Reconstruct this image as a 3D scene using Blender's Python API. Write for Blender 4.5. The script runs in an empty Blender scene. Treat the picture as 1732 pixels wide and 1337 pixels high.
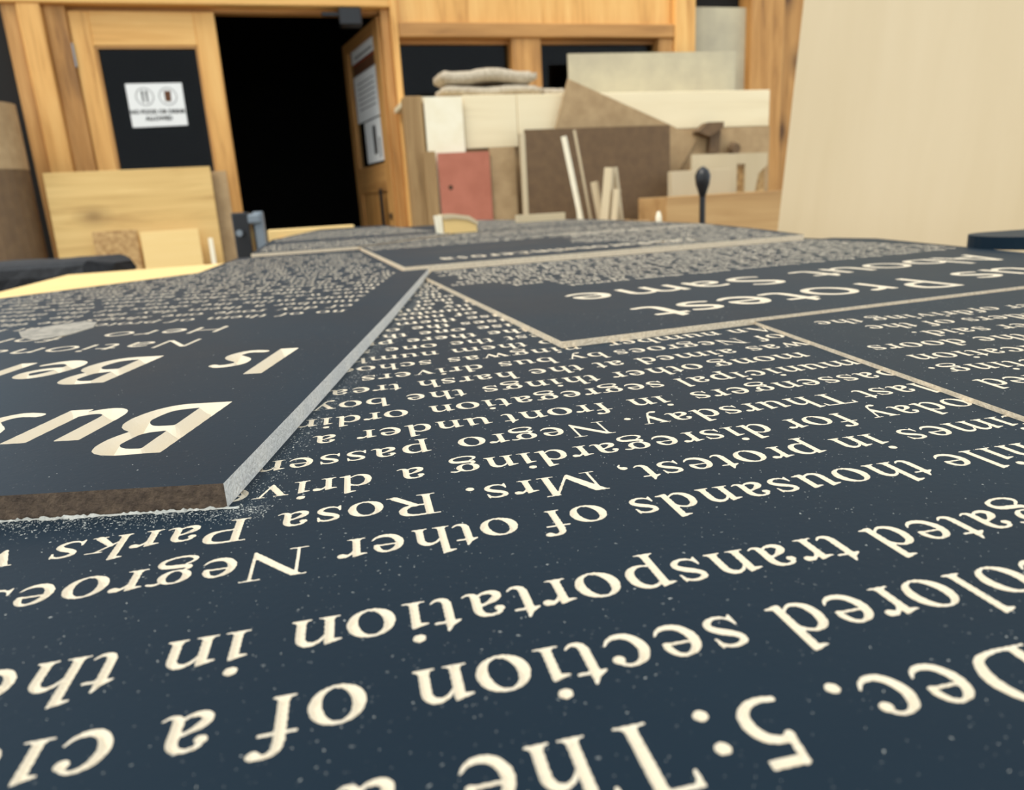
import bpy, bmesh, math, random
import numpy as np
from mathutils import Vector, Matrix
from mathutils.geometry import delaunay_2d_cdt

random.seed(7)
SC = bpy.context.scene
COL = SC.collection

# ---------------------------------------------------------------- camera, light, exposure
Z0 = 0.80                      # height of the lowest carved surface above the ground
LP = 0.020                     # line pitch of the carved body text
CAM_H = 3.426*LP
cam_d = bpy.data.cameras.new('camera'); cam = bpy.data.objects.new('camera', cam_d); COL.objects.link(cam)
cam_d.sensor_fit = 'HORIZONTAL'; cam_d.sensor_width = 36.0
cam_d.lens = 1217.3/1732*36.0
cam_d.clip_start = 0.01; cam_d.clip_end = 200
_p, _r = math.radians(15.03), math.radians(-3.36)
_fw = Vector((0, math.cos(_p), -math.sin(_p))); _up = Vector((0, math.sin(_p), math.cos(_p))); _rt = Vector((1, 0, 0))
_R = _rt*math.cos(_r) + _up*math.sin(_r); _U = _up*math.cos(_r) - _rt*math.sin(_r)
cam.matrix_world = Matrix(((_R.x, _U.x, -_fw.x, 0), (_R.y, _U.y, -_fw.y, 0), (_R.z, _U.z, -_fw.z, Z0+CAM_H), (0, 0, 0, 1)))
cam_d.dof.use_dof = True; cam_d.dof.focus_distance = 0.205; cam_d.dof.aperture_fstop = 20
SC.camera = cam

world = bpy.data.worlds.new('sky'); SC.world = world; world.use_nodes = True
_wn = world.node_tree.nodes; _wl = world.node_tree.links
_bg = _wn['Background']
_bg.inputs[0].default_value = (0.86, 0.94, 1.0, 1); _bg.inputs[1].default_value = 1.2
sun_d = bpy.data.lights.new('sun', 'SUN'); sun = bpy.data.objects.new('sun', sun_d); COL.objects.link(sun)
sun_d.energy = 2.0; sun_d.angle = math.radians(28); sun_d.color = (1.0, 0.93, 0.82)
sun.rotation_euler = Vector((-0.38, -0.42, 0.82)).to_track_quat('Z', 'Y').to_euler()
SC.view_settings.view_transform = 'Standard'; SC.view_settings.look = 'None'
SC.view_settings.gamma = 1.0; SC.view_settings.use_curve_mapping = False
SC.view_settings.exposure = 0.12

# ---------------------------------------------------------------- materials
def lin(c): return tuple(((v/255+.055)/1.055)**2.4 if v/255 > .04045 else v/255/12.92 for v in c)
def nodes(name):
    m = bpy.data.materials.new(name); m.use_nodes = True
    nt = m.node_tree; return m, nt, nt.nodes['Principled BSDF']
def add(nt, t, **k):
    n = nt.nodes.new(t)
    for a, b in k.items(): setattr(n, a, b)
    return n
def ramp(nt, fac, stops):
    r = add(nt, 'ShaderNodeValToRGB'); e = r.color_ramp.elements
    while len(e) < len(stops): e.new(.5)
    for i, (p, c) in enumerate(stops): e[i].position = p; e[i].color = (*c, 1)
    nt.links.new(fac, r.inputs[0]); return r.outputs[0]
def coords(nt, scale=(1, 1, 1), rot=(0, 0, 0)):
    t = add(nt, 'ShaderNodeTexCoord'); m = add(nt, 'ShaderNodeMapping')
    m.inputs['Scale'].default_value = scale; m.inputs['Rotation'].default_value = rot
    nt.links.new(t.outputs['Object'], m.inputs[0]); return m.outputs[0]
def noise(nt, vec, scale, detail=4, rough=.55, dist=0):
    n = add(nt, 'ShaderNodeTexNoise'); n.inputs['Scale'].default_value = scale; n.inputs['Detail'].default_value = detail
    n.inputs['Roughness'].default_value = rough; n.inputs['Distortion'].default_value = dist
    nt.links.new(vec, n.inputs['Vector']); return n.outputs['Fac']
def bump(nt, b, fac, strength, dist=.002):
    u = add(nt, 'ShaderNodeBump'); u.inputs['Strength'].default_value = strength; u.inputs['Distance'].default_value = dist
    nt.links.new(fac, u.inputs['Height']); nt.links.new(u.outputs[0], b.inputs['Normal'])
def plain(name, c, rough=.7, c2=None, scale=30, bumps=0, metal=0, spec=.5):
    m, nt, b = nodes(name); c = lin(c)
    b.inputs['Roughness'].default_value = rough; b.inputs['Metallic'].default_value = metal
    b.inputs['Specular IOR Level'].default_value = spec
    if c2 is None and not bumps: b.inputs['Base Color'].default_value = (*c, 1)
    else:
        f = noise(nt, coords(nt), scale, 5, .6)
        nt.links.new(ramp(nt, f, [(.35, c), (.65, lin(c2 or [v*255 for v in c]) if c2 else c)]), b.inputs['Base Color'])
        if bumps: bump(nt, b, f, bumps)
    return m
def wood(name, a, b_, dark, axis='z', scale=1.0, rough=.6, ring=1.0, knots=0.0):
    # long grain along one axis, with a few darker streaks
    m, nt, b = nodes(name)
    s = {'x': (1.2, 14, 14), 'y': (14, 1.2, 14), 'z': (14, 14, 1.2)}[axis]
    v = coords(nt, tuple(k*scale for k in s))
    f = noise(nt, v, 1.6, 6, .62, .8*ring)
    g = noise(nt, coords(nt, tuple(k*scale*.35 for k in s)), 1.1, 3, .5, 1.5*ring)
    mx = add(nt, 'ShaderNodeMath', operation='ADD'); nt.links.new(f, mx.inputs[0]); nt.links.new(g, mx.inputs[1])
    hv = add(nt, 'ShaderNodeMath', operation='MULTIPLY'); nt.links.new(mx.outputs[0], hv.inputs[0]); hv.inputs[1].default_value = .5
    col = ramp(nt, hv.outputs[0], [(.30, lin(dark)), (.46, lin(b_)), (.66, lin(a))])
    if knots:      # scattered knots, drawn out a little along the grain
        vo = add(nt, 'ShaderNodeTexVoronoi'); vo.inputs['Scale'].default_value = knots
        ks = {'x': (.6, 1, 1), 'y': (1, .6, 1), 'z': (1, 1, .6)}[axis]
        nt.links.new(coords(nt, ks), vo.inputs['Vector'])
        kf = ramp(nt, vo.outputs['Distance'], [(.05, (1, 1, 1)), (.13, (.35, .35, .35)), (.24, (0, 0, 0))])
        mk = add(nt, 'ShaderNodeMix', data_type='RGBA'); nt.links.new(kf, mk.inputs[0]); nt.links.new(col, mk.inputs[6])
        mk.inputs[7].default_value = (*[v*.55 for v in lin(dark)], 1); col = mk.outputs[2]
    nt.links.new(col, b.inputs['Base Color'])
    b.inputs['Roughness'].default_value = rough
    bump(nt, b, f, .15, .001)
    return m
def panel_mat():
    m, nt, b = nodes('navy_panel_face')
    v = coords(nt)
    n1 = noise(nt, v, 9, 5, .6); n2 = noise(nt, v, 900, 2, .5)
    col = ramp(nt, n1, [(.3, lin((14, 31, 43))), (.7, lin((19, 37, 49)))])
    spk = ramp(nt, n2, [(.69, (0, 0, 0)), (.76, (1, 1, 1))])
    big = ramp(nt, noise(nt, v, 14, 3, .6), [(.42, (.04, .04, .04)), (.7, (.5, .5, .5))])
    k = add(nt, 'ShaderNodeMix', data_type='RGBA', blend_type='MULTIPLY'); k.inputs[0].default_value = 1
    nt.links.new(spk, k.inputs[6]); nt.links.new(big, k.inputs[7])
    mix = add(nt, 'ShaderNodeMix', data_type='RGBA'); nt.links.new(k.outputs[2], mix.inputs[0]); nt.links.new(col, mix.inputs[6])
    mix.inputs[7].default_value = (*lin((190, 192, 186)), 1)
    nt.links.new(mix.outputs[2], b.inputs['Base Color'])
    rr = add(nt, 'ShaderNodeMapRange'); nt.links.new(n1, rr.inputs[0]); rr.inputs[3].default_value = .46; rr.inputs[4].default_value = .6
    b.inputs['IOR'].default_value = 1.35; b.inputs['Specular IOR Level'].default_value = .22; b.inputs['Sheen Weight'].default_value = .045; b.inputs['Sheen Roughness'].default_value = .35; b.inputs['Sheen Tint'].default_value = (.85, .95, 1, 1)
    nt.links.new(rr.outputs[0], b.inputs['Roughness'])
    bump(nt, b, noise(nt, v, 500, 3, .6), .12, .0004)
    return m
M = {}
M['panel'] = panel_mat()
M['core'] = plain('carved_core', (243, 234, 214), .85, (208, 190, 160), 1500, .35)
M['tan_edge'] = plain('routed_tan_edge', (236, 220, 192), .9, (206, 188, 160), 700, .4)
M['brown_edge'] = plain('routed_brown_edge', (96, 80, 64), .9, (70, 57, 46), 420, .5)
M['dust_edge'] = plain('dusty_edge', (252, 250, 244), .95, (222, 220, 214), 900, .6)
M['dust_film'] = plain('dust_film', (168, 160, 146), .95, (128, 124, 114), 200)
M['dust'] = plain('sawdust', (190, 190, 182), .95, (150, 152, 146), 300)
M['fir'] = wood('varnished_fir', (244, 196, 120), (230, 174, 98), (186, 130, 64), 'z')
M['fir_h'] = wood('varnished_fir_rail', (242, 192, 116), (226, 170, 94), (180, 124, 60), 'x')
M['fir_dark'] = wood('weathered_fir', (212, 160, 94), (184, 132, 70), (122, 80, 38), 'z', 1.0, .6, 1.6, 2.6)
M['fir_dark_h'] = wood('weathered_fir_rail', (206, 154, 90), (178, 128, 70), (130, 88, 44), 'x')
M['birch'] = wood('birch_plywood', (212, 194, 160), (205, 186, 150), (194, 174, 136), 'z', .3, .65, .25)
M['birch_h'] = wood('birch_plywood_sheet', (250, 234, 196), (242, 224, 184), (222, 200, 158), 'x', .5, .65, .4)
M['old_wood'] = wood('old_brown_wood', (176, 144, 98), (150, 118, 76), (108, 82, 50), 'z', 1.0, .8, 1.0)
M['white_ply'] = plain('pale_board', (252, 242, 214), .7, (246, 234, 202), 12)
M['pine_ply'] = wood('pine_plywood', (232, 196, 128), (214, 176, 108), (176, 132, 74), 'x', .6, .6, 2.2, 3.2)
M['osb'] = plain('brown_chipboard', (206, 168, 112), .8, (160, 120, 72), 40, .3)
M['top_ply'] = wood('yellow_tabletop', (246, 214, 148), (240, 204, 134), (226, 186, 112), 'x', .5, .6, .3)
M['brown_board'] = plain('brown_hardboard', (116, 90, 60), .7, (102, 78, 52), 20)
M['tan_board'] = plain('tan_hardboard', (186, 156, 114), .75, (168, 138, 98), 14)
M['crate_wood'] = wood('crate_wood', (206, 168, 114), (186, 146, 94), (150, 110, 66), 'x', .6, .7, 1.0)
M['grey_board'] = plain('grey_green_board', (198, 188, 158), .7, (182, 172, 146), 6)
M['red_board'] = plain('red_board', (190, 116, 92), .75, (178, 106, 82), 10)
M['glass'] = None
M['paper'] = plain('white_paper', (240, 240, 236), .8)
M['ink'] = plain('black_ink', (36, 34, 34), .8)
M['ink_grey'] = plain('grey_ink', (120, 118, 116), .8)
M['ink_brown'] = plain('brown_ink', (96, 58, 30), .8)
M['ink_red'] = plain('red_ink', (190, 70, 40), .8)
M['black'] = plain('black_plastic', (22, 22, 24), .35)
M['rubber'] = plain('black_rubber', (20, 21, 24), .8, (34, 36, 40), 90, .5)
M['steel'] = plain('brushed_steel', (150, 156, 160), .35, None, metal=1)
M['grey_plastic'] = plain('grey_plastic', (120, 130, 138), .4)
M['felt'] = plain('grey_felt', (204, 192, 170), .95, (168, 152, 128), 60, .8)
M['dark_room'] = plain('near_black_shade', (26, 24, 22), .9)  # near-black albedo stands in for interior shade
M['concrete'] = plain('concrete', (150, 146, 138), .9, (128, 124, 116), 5, .3)
M['hole_brown'] = plain('dark_brown', (70, 52, 34), .9)
def glass_mat():
    m, nt, b = nodes('window_glass')
    b.inputs['Transmission Weight'].default_value = 1; b.inputs['Roughness'].default_value = .02
    b.inputs['IOR'].default_value = 1.2; b.inputs['Specular IOR Level'].default_value = .2; b.inputs['Base Color'].default_value = (.6, .64, .66, 1)
    return m
M['glass'] = glass_mat()

# ---------------------------------------------------------------- object helpers
def tag(o, label=None, cat=None, group=None, kind=None):
    if label: o['label'] = label
    if cat: o['category'] = cat
    if group: o['group'] = group
    if kind: o['kind'] = kind
    return o
def empty(name, loc=(0, 0, 0), rz=0.0):
    o = bpy.data.objects.new(name, None); COL.objects.link(o); o.location = loc; o.rotation_euler = (0, 0, rz); o.empty_display_size = .05
    return o
def link(name, me, mat, parent=None, loc=(0, 0, 0), rz=0.0):
    if mat is not None:
        for m in (mat if isinstance(mat, (list, tuple)) else [mat]): me.materials.append(m)
    o = bpy.data.objects.new(name, me); COL.objects.link(o); o.location = loc; o.rotation_euler = (0, 0, rz)
    if parent: o.parent = parent
    return o
class MB:
    def __init__(s): s.bm = bmesh.new()
    def box(s, x0, x1, y0, y1, z0, z1, rot=None, bev=0.0):
        g = bmesh.ops.create_cube(s.bm, size=1)['verts']
        for v in g: v.co = Vector(((x0+x1)/2+v.co.x*(x1-x0), (y0+y1)/2+v.co.y*(y1-y0), (z0+z1)/2+v.co.z*(z1-z0)))
        if bev:
            ed = list({e for v in g for e in v.link_edges})
            g = bmesh.ops.bevel(s.bm, geom=ed, offset=bev, segments=1, affect='EDGES')['verts'] or g
        if rot is not None:
            for v in {v for v in g}: v.co = rot @ v.co
        return s
    def prism(s, pts, h, M3=None):
        # polygon in local xy extruded by h along local z; M3 places it
        a = [s.bm.verts.new((x, y, 0)) for x, y in pts]; b = [s.bm.verts.new((x, y, h)) for x, y in pts]; n = len(pts)
        fs = [s.bm.faces.new(a[::-1]), s.bm.faces.new(b)]
        for i in range(n): fs.append(s.bm.faces.new((a[i], a[(i+1) % n], b[(i+1) % n], b[i])))
        if M3 is not None:
            for v in a+b: v.co = M3 @ v.co
        return s
    def tube(s, pts, rad, seg=10, cap=True):
        rings = []; pts = [Vector(p) for p in pts]; n = len(pts)
        rad = rad if isinstance(rad, (list, tuple)) else [rad]*n
        for i, p in enumerate(pts):
            t = (pts[min(i+1, n-1)]-pts[max(i-1, 0)]).normalized()
            a = t.cross(Vector((0, 0, 1)) if abs(t.z) < .9 else Vector((1, 0, 0))).normalized(); b = t.cross(a)
            rings.append([s.bm.verts.new(p+(a*math.cos(k*2*math.pi/seg)+b*math.sin(k*2*math.pi/seg))*rad[i]) for k in range(seg)])
        for i in range(n-1):
            for k in range(seg): s.bm.faces.new((rings[i][k], rings[i][(k+1) % seg], rings[i+1][(k+1) % seg], rings[i+1][k]))
        if cap: s.bm.faces.new(rings[0][::-1]); s.bm.faces.new(rings[-1])
        return s
    def build(s, name, mat, parent=None, loc=(0, 0, 0), rz=0.0, smooth=False):
        bmesh.ops.recalc_face_normals(s.bm, faces=s.bm.faces)
        me = bpy.data.meshes.new(name); s.bm.to_mesh(me); s.bm.free()
        if smooth: me.shade_smooth()
        return link(name, me, mat, parent, loc, rz)

# ---------------------------------------------------------------- carved lettering
def _foot(x, y=0, w=200, s=88):
    a = s/2
    return ('P', [(x-w/2,y),(x+w/2,y),(x+w/2,y+18),(x+a+14,y+30),(x+a,y+64),(x-a,y+64),(x-a-14,y+30),(x-w/2,y+18)])
def _head(x, t, s=88):
    a = s/2
    return ('P', [(x+a,t+8),(x+a-16,t+8),(x-a-76,t-44),(x-a-72,t-60),(x-a,t-74),(x+a,t-90)])
def _R(a,b,c,d): return ('P', [(a,b),(c,b),(c,d),(a,d)])
def _stem(x,y0,y1,s=88): return _R(x-s/2,y0,x+s/2,y1)
def _arch(dx): return ('S', [(150+dx,300,26),(195+dx,380,38),(262+dx,416,58),(326+dx,404,80),(366+dx,335,88),(370+dx,220,88)])
def _bowlR(d=0): return ('S', [(140,340,26),(200,402,40),(280,424,58),(372,362,88),(408,230,98),(380,96,88),(295,22,54),(205,18,36),(130,58,28)])
_bowlL = ('S', [(350,345,30),(290,408,40),(210,424,50),(122,364,84),(86,222,98),(116,92,88),(198,30,58),(275,42,38),(350,112,26)])
_spur = ('P', [(334,0),(346,-8),(492,30),(490,48),(422,62),(334,80)])
SERIF = {
'a':(444,[('E',100,338,50,46),('S',[(86,348,50),(122,414,44),(200,434,42),(272,408,70),(304,330,88),(304,200,88),(304,95,88),(328,40,56),(380,30,32),(432,64,18)]),('S',[(300,268,32),(210,232,46),(125,172,82),(88,108,90),(112,56,84),(170,34,60),(240,54,36),(300,112,26)])]),
'b':(500,[_stem(112,30,675),_head(112,683),_bowlR()]),
'c':(444,[('S',[(400,132,20),(348,62,42),(258,28,70),(155,72,92),(94,215,100),(132,358,84),(225,428,44),(300,422,40),(345,385,40)]),('E',345,342,54,54)]),
'd':(500,[_stem(378,0,675),_head(378,683),_spur,_bowlL]),
'e':(444,[('S',[(404,128,18),(352,58,42),(262,26,70),(155,70,90),(92,215,96),(130,362,82),(225,430,42),(312,404,62),(352,322,74),(354,262,60)]),_R(80,246,390,280)]),
'f':(333,[_stem(150,0,540),_foot(150,0,220),_R(20,416,312,450),('S',[(150,480,88),(162,590,80),(210,648,56),(275,660,50)]),('E',322,634,52,50)]),
'g':(500,[('E',218,292,172,158),('-E',222,292,80,126,0),('S',[(330,390,40),(400,420,46),(470,404,40)]),('S',[(160,158,34),(104,108,56),(130,62,76),(250,48,88),(370,30,84),(424,-36,72),(398,-122,52),(280,-180,42),(150,-178,48),(72,-118,60),(84,-48,42),(150,6,32)])]),
'h':(500,[_stem(114,0,675),_head(114,683),_foot(114),_foot(372),_stem(370,0,260),_arch(0)]),
'i':(278,[_stem(140,0,430),_head(140,450),_foot(140,0,226),('E',132,618,60,60)]),
'k':(500,[_stem(114,0,675),_head(114,683),_foot(114),('S',[(140,190,34),(340,425,34)]),('S',[(222,278,70),(404,30,98)]),_R(265,428,470,450),_R(310,0,508,22)]),
'l':(278,[_stem(140,0,675),_head(140,683),_foot(140,0,226)]),
'm':(778,[_stem(114,0,430),_head(114,450),_foot(114),_foot(388,0,190),_foot(660),_stem(386,0,260),_stem(658,0,260),_arch(12),_arch(286)]),
'n':(500,[_stem(114,0,430),_head(114,450),_foot(114),_foot(372),_stem(370,0,260),_arch(0)]),
'o':(500,[('E',250,224,224,238),('-E',253,224,116,202,8)]),
'p':(500,[_stem(122,-217,430),_head(122,450),_foot(122,-217,220),_bowlR()]),
'q':(500,[_stem(378,-217,430),_foot(378,-217,220),_R(360,400,422,452),_bowlL]),
'r':(333,[_stem(122,0,430),_head(122,450),_foot(122,0,220),('S',[(150,300,26),(190,378,40),(245,418,60)]),('E',284,400,52,50)]),
's':(389,[('S',[(322,378,30),(265,424,40),(190,430,48),(112,392,66),(100,330,74),(152,272,86),(240,214,90),(302,148,82),(296,76,66),(228,26,46),(150,24,40),(76,80,28)]),('P',[(290,398),(314,446),(330,446),(340,300),(318,300)]),('P',[(46,155),(68,155),(102,58),(62,-2),(46,-2)])]),
't':(278,[_R(76,90,164,460),('P',[(18,420),(40,450),(100,500),(146,585),(164,585),(164,420)]),_R(18,414,268,450),('S',[(120,130,88),(136,54,76),(190,28,50),(236,42,34),(276,86,18)])]),
'u':(500,[_stem(114,150,430),_head(114,450),_head(366,450),_stem(366,0,430),('P',[(322,0),(334,-8),(488,32),(486,50),(410,64),(322,80)]),('S',[(114,190,88),(120,104,84),(160,44,66),(230,28,52),(300,60,38),(350,120,26)])]),
'v':(500,[('P',[(52,446),(155,446),(304,88),(260,-14),(238,-14)]),('S',[(256,14,34),(398,440,36)]),_R(8,428,218,452),_R(318,428,494,452)]),
'w':(722,[('P',[(48,446),(150,446),(276,104),(238,-14),(216,-14)]),('S',[(236,10,34),(346,410,34)]),('P',[(296,446),(398,446),(524,104),(486,-14),(464,-14)]),('S',[(482,10,34),(622,440,36)]),_R(6,428,210,452),_R(262,428,440,452),_R(540,428,716,452)]),
'y':(500,[('P',[(52,446),(155,446),(304,88),(270,-10),(238,-14)]),('S',[(398,440,36),(256,10,38),(200,-118,42),(145,-168,56)]),('E',98,-164,56,50),_R(8,428,218,452),_R(318,428,494,452)]),
'.':(250,[('E',125,54,60,60)]),
',':(250,[('E',120,54,60,58),('S',[(158,34,48),(164,-40,36),(108,-118,16)])]),
':':(278,[('E',139,54,60,60),('E',139,390,60,60)]),
'D':(722,[_stem(145,0,662,98),_R(15,0,240,26),_R(15,636,240,662),('S',[(150,22,44),(330,24,46),(520,96,76),(606,330,114),(520,566,76),(330,638,46),(150,640,44)])]),
'T':(611,[_stem(305,0,650,98),_foot(305,0,260,98),_R(20,620,590,662),('P',[(16,662),(70,640),(44,505),(16,505)]),('P',[(594,662),(540,640),(566,505),(594,505)])]),
'N':(722,[_R(110,0,146,640),_R(18,0,236,24),('P',[(60,662),(184,662),(624,106),(624,-14),(602,-14),(110,600)]),_R(586,-14,624,662),_R(490,638,712,662),_R(12,638,160,662)]),
'M':(889,[_R(116,0,154,640),_R(20,0,250,24),('P',[(40,662),(212,662),(470,130),(436,-4),(416,-4)]),('S',[(436,24,40),(716,640,40)]),_R(690,0,788,662),_R(620,0,868,26),_R(14,638,212,662),_R(676,638,872,662)]),
'R':(667,[_stem(148,0,662,98),_foot(148,0,260,98),_R(15,636,220,662),('S',[(148,640,42),(330,638,46),(446,588,82),(476,490,104),(436,388,84),(330,340,46),(148,336,38)]),('S',[(310,330,84),(560,34,106)]),_R(510,0,664,24)]),
'P':(556,[_stem(148,0,662,98),_foot(148,0,260,98),_R(15,636,220,662),('S',[(148,640,42),(330,638,46),(446,580,84),(474,470,106),(436,362,86),(330,312,46),(148,308,38)])]),
'A':(722,[('S',[(112,14,36),(340,640,36)]),('P',[(322,676),(356,676),(624,0),(498,0),(298,560)]),_R(190,212,500,248),_R(12,0,214,24),_R(440,0,708,24)]),
'5':(500,[_R(150,574,428,662),('S',[(182,640,62),(146,380,62)]),('S',[(138,398,60),(215,424,76),(320,380,96),(374,270,104),(362,140,92),(285,52,76),(180,18,66),(72,30,60)])]),
}
_K = .20
FLARE = {   # heavy slanted display face of the headline
'B':(560,[('P',[(50,0),(205,0),(190,700),(60,700)]),('S',[(120,672,52),(290,672,70),(400,612,112),(402,500,118),(330,402,84),(130,374,56)]),('S',[(130,378,56),(340,380,84),(458,290,132),(458,170,134),(360,56,96),(110,30,60)])]),
'u':(560,[('P',[(60,480),(195,480),(190,150),(56,170)]),('S',[(122,200,134),(134,100,126),(200,48,92),(290,52,66),(370,100,40)]),('P',[(345,0),(482,0),(492,480),(355,480)])]),
's':(390,[('S',[(310,424,50),(250,454,60),(175,440,74),(112,385,98),(130,300,118),(215,232,126),(272,160,114),(240,70,86),(165,34,64),(50,52,50)])]),
'I':(235,[('P',[(50,0),(202,0),(192,700),(62,700)])]),
'e':(480,[('S',[(430,100,46),(340,48,74),(230,46,98),(125,120,136),(110,240,146),(160,380,120),(270,446,76),(360,400,92),(380,320,82),(300,250,70),(120,222,56)])]),
'r':(390,[('P',[(60,0),(200,0),(190,480),(68,480)]),('S',[(160,300,60),(230,410,84),(345,440,96)])]),
'n':(560,[('P',[(60,0),(198,0),(190,480),(68,480)]),('S',[(160,300,50),(230,400,80),(320,436,96),(400,380,126),(414,250,132)]),('P',[(350,0),(486,0),(480,300),(348,300)])]),
'N':(740,[('P',[(55,0),(160,0),(160,700),(60,700)]),('P',[(60,700),(210,700),(680,0),(540,0)]),('P',[(560,0),(680,0),(676,700),(566,700)])]),
'a':(520,[('S',[(80,400,54),(180,446,70),(300,430,100),(372,340,130),(372,180,132),(380,40,124)]),('S',[(360,280,54),(230,260,70),(120,200,104),(110,110,116),(180,52,96),(280,70,64),(360,130,46)])]),
't':(360,[('P',[(90,600),(220,640),(220,120),(86,140)]),_R(10,412,340,480),('S',[(152,180,132),(176,90,112),(250,50,80),(335,60,54)])]),
'i':(260,[('P',[(62,0),(198,0),(192,480),(68,480)]),('E',130,610,78,70)]),
'o':(560,[('E',280,240,244,250),('-E',280,240,112,182,0)]),
'H':(720,[('P',[(60,0),(200,0),(190,700),(70,700)]),('P',[(520,0),(660,0),(650,700),(530,700)]),_R(150,310,580,390)]),
'f':(340,[('P',[(90,0),(225,0),(215,540),(95,540)]),('S',[(155,500,122),(190,620,104),(270,668,74),(345,660,60)]),_R(10,412,320,480)]),
}
LIGHT = {   # light flared sans of the page on the right
'P':(560,[('P',[(70,0),(160,0),(152,700),(76,700)]),('S',[(110,668,54),(290,672,60),(430,610,84),(452,500,92),(400,370,78),(280,318,58),(110,312,50)])]),
'r':(370,[('P',[(62,0),(150,0),(146,470),(66,470)]),('S',[(120,300,44),(190,400,62),(330,442,72)])]),
'o':(600,[('E',300,236,264,252),('-E',300,236,178,194,0)]),
't':(380,[('P',[(95,560),(182,600),(182,120),(94,140)]),_R(16,412,352,470),('S',[(138,170,86),(160,80,78),(240,40,66),(360,60,56)])]),
'e':(540,[('S',[(480,110,44),(390,46,66),(270,36,76),(140,100,92),(96,230,98),(150,370,88),(270,434,66),(390,390,76),(438,290,80),(438,258,60)]),_R(110,226,460,276)]),
's':(450,[('S',[(390,410,54),(300,440,60),(190,430,66),(112,372,78),(140,290,86),(250,236,90),(344,176,86),(344,100,78),(270,44,66),(170,36,60),(56,70,52)])]),
'u':(570,[('P',[(66,470),(150,470),(148,150),(62,160)]),('S',[(106,190,86),(120,96,82),(200,42,70),(310,52,60),(410,130,46)]),('P',[(408,0),(494,0),(490,470),(410,470)])]),
'S':(560,[('S',[(470,610,54),(370,664,66),(230,660,78),(126,590,92),(130,490,98),(230,410,102),(360,330,104),(450,230,100),(420,110,90),(300,40,74),(180,36,66),(60,90,54)])]),
'a':(520,[('S',[(86,390,50),(180,440,62),(300,430,72),(384,350,84),(392,200,86),(396,30,84)]),('S',[(380,270,50),(250,250,60),(120,200,80),(92,116,86),(150,46,76),(270,54,58),(384,130,46)])]),
'm':(860,[('P',[(62,0),(148,0),(144,470),(66,470)]),('S',[(120,320,44),(200,410,62),(310,436,74),(390,370,84),(398,240,86)]),('P',[(356,0),(442,0),(440,280),(358,280)]),('S',[(420,320,44),(500,410,62),(610,436,74),(690,370,84),(698,240,86)]),('P',[(656,0),(742,0),(740,280),(658,280)])]),
'b':(570,[('P',[(62,20),(148,20),(146,720),(66,720)]),('S',[(120,330,44),(220,420,62),(340,430,76),(460,340,90),(478,220,92),(420,90,84),(300,34,64),(110,50,50)])]),
'A':(700,[('P',[(30,0),(120,0),(390,700),(310,700)]),('P',[(310,700),(390,700),(680,0),(580,0)]),_R(160,200,540,262)]),
'N':(740,[('P',[(70,0),(140,0),(140,700),(70,700)]),('P',[(70,700),(170,700),(650,0),(560,0)]),('P',[(590,0),(660,0),(660,700),(594,700)])]),
'H':(720,[('P',[(70,0),(160,0),(152,700),(78,700)]),('P',[(550,0),(640,0),(634,700),(556,700)]),_R(120,330,590,386)]),
'i':(240,[('P',[(72,0),(160,0),(156,470),(76,470)]),('E',116,600,56,54)]),
'n':(570,[('P',[(62,0),(150,0),(146,470),(66,470)]),('S',[(120,310,44),(210,410,62),(330,436,76),(430,370,84),(440,240,86)]),('P',[(398,0),(484,0),(480,280),(398,280)])]),
'f':(330,[('P',[(90,0),(180,0),(174,540),(94,540)]),('S',[(134,500,82),(160,620,74),(230,668,62),(320,664,54)]),_R(14,412,310,470)]),
'h':(570,[('P',[(62,0),(148,0),(146,720),(66,720)]),('S',[(120,310,44),(210,410,62),(330,436,76),(430,370,84),(440,240,86)]),('P',[(398,0),(484,0),(480,280),(398,280)])]),
}
def _field(prims, X, Y):
    f = np.full(X.shape, 9e3)
    for p in prims:
        k = p[0]
        if k == 'P':
            pts = np.array(p[1], float); n = len(pts)
            d = np.full(X.shape, 1e12); ins = np.zeros(X.shape, bool)
            for i in range(n):
                ax, ay = pts[i]; bx, by = pts[(i+1) % n]
                ex, ey = bx-ax, by-ay; L = ex*ex+ey*ey
                if L < 1e-9: continue
                t = np.clip(((X-ax)*ex+(Y-ay)*ey)/L, 0, 1)
                d = np.minimum(d, (X-ax-t*ex)**2+(Y-ay-t*ey)**2)
                c = ((ay > Y) != (by > Y))
                if ey != 0: ins ^= c & (X < ex*(Y-ay)/ey+ax)
            g = np.sqrt(d)*np.where(ins, -1, 1); f = np.minimum(f, g)
        elif k == 'S':
            q = np.array(p[1], float); q = np.vstack([2*q[0]-q[1], q, 2*q[-1]-q[-2]]); out = []
            for i in range(1, len(q)-2):
                for t in np.linspace(0, 1, 7)[:-1]:
                    a, b, c, d_ = q[i-1], q[i], q[i+1], q[i+2]
                    out.append(.5*((2*b)+(c-a)*t+(2*a-5*b+4*c-d_)*t*t+(3*b-a-3*c+d_)*t**3))
            out.append(q[-2]); out = np.array(out)
            for i in range(len(out)-1):
                ax, ay, aw = out[i]; bx, by, bw = out[i+1]; ex, ey = bx-ax, by-ay; L = ex*ex+ey*ey+1e-9
                t = np.clip(((X-ax)*ex+(Y-ay)*ey)/L, 0, 1)
                f = np.minimum(f, np.sqrt((X-ax-t*ex)**2+(Y-ay-t*ey)**2)-(aw+t*(bw-aw))/2)
        else:
            cx, cy, rx, ry = p[1:5]; ro = math.radians(p[5]) if len(p) > 5 else 0
            dx, dy = X-cx, Y-cy; x2 = dx*math.cos(ro)+dy*math.sin(ro); y2 = -dx*math.sin(ro)+dy*math.cos(ro)
            g = (np.sqrt((x2/rx)**2+(y2/ry)**2)-1)*min(rx, ry)
            f = np.minimum(f, g) if k == 'E' else np.maximum(f, -g)
    return f
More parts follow.
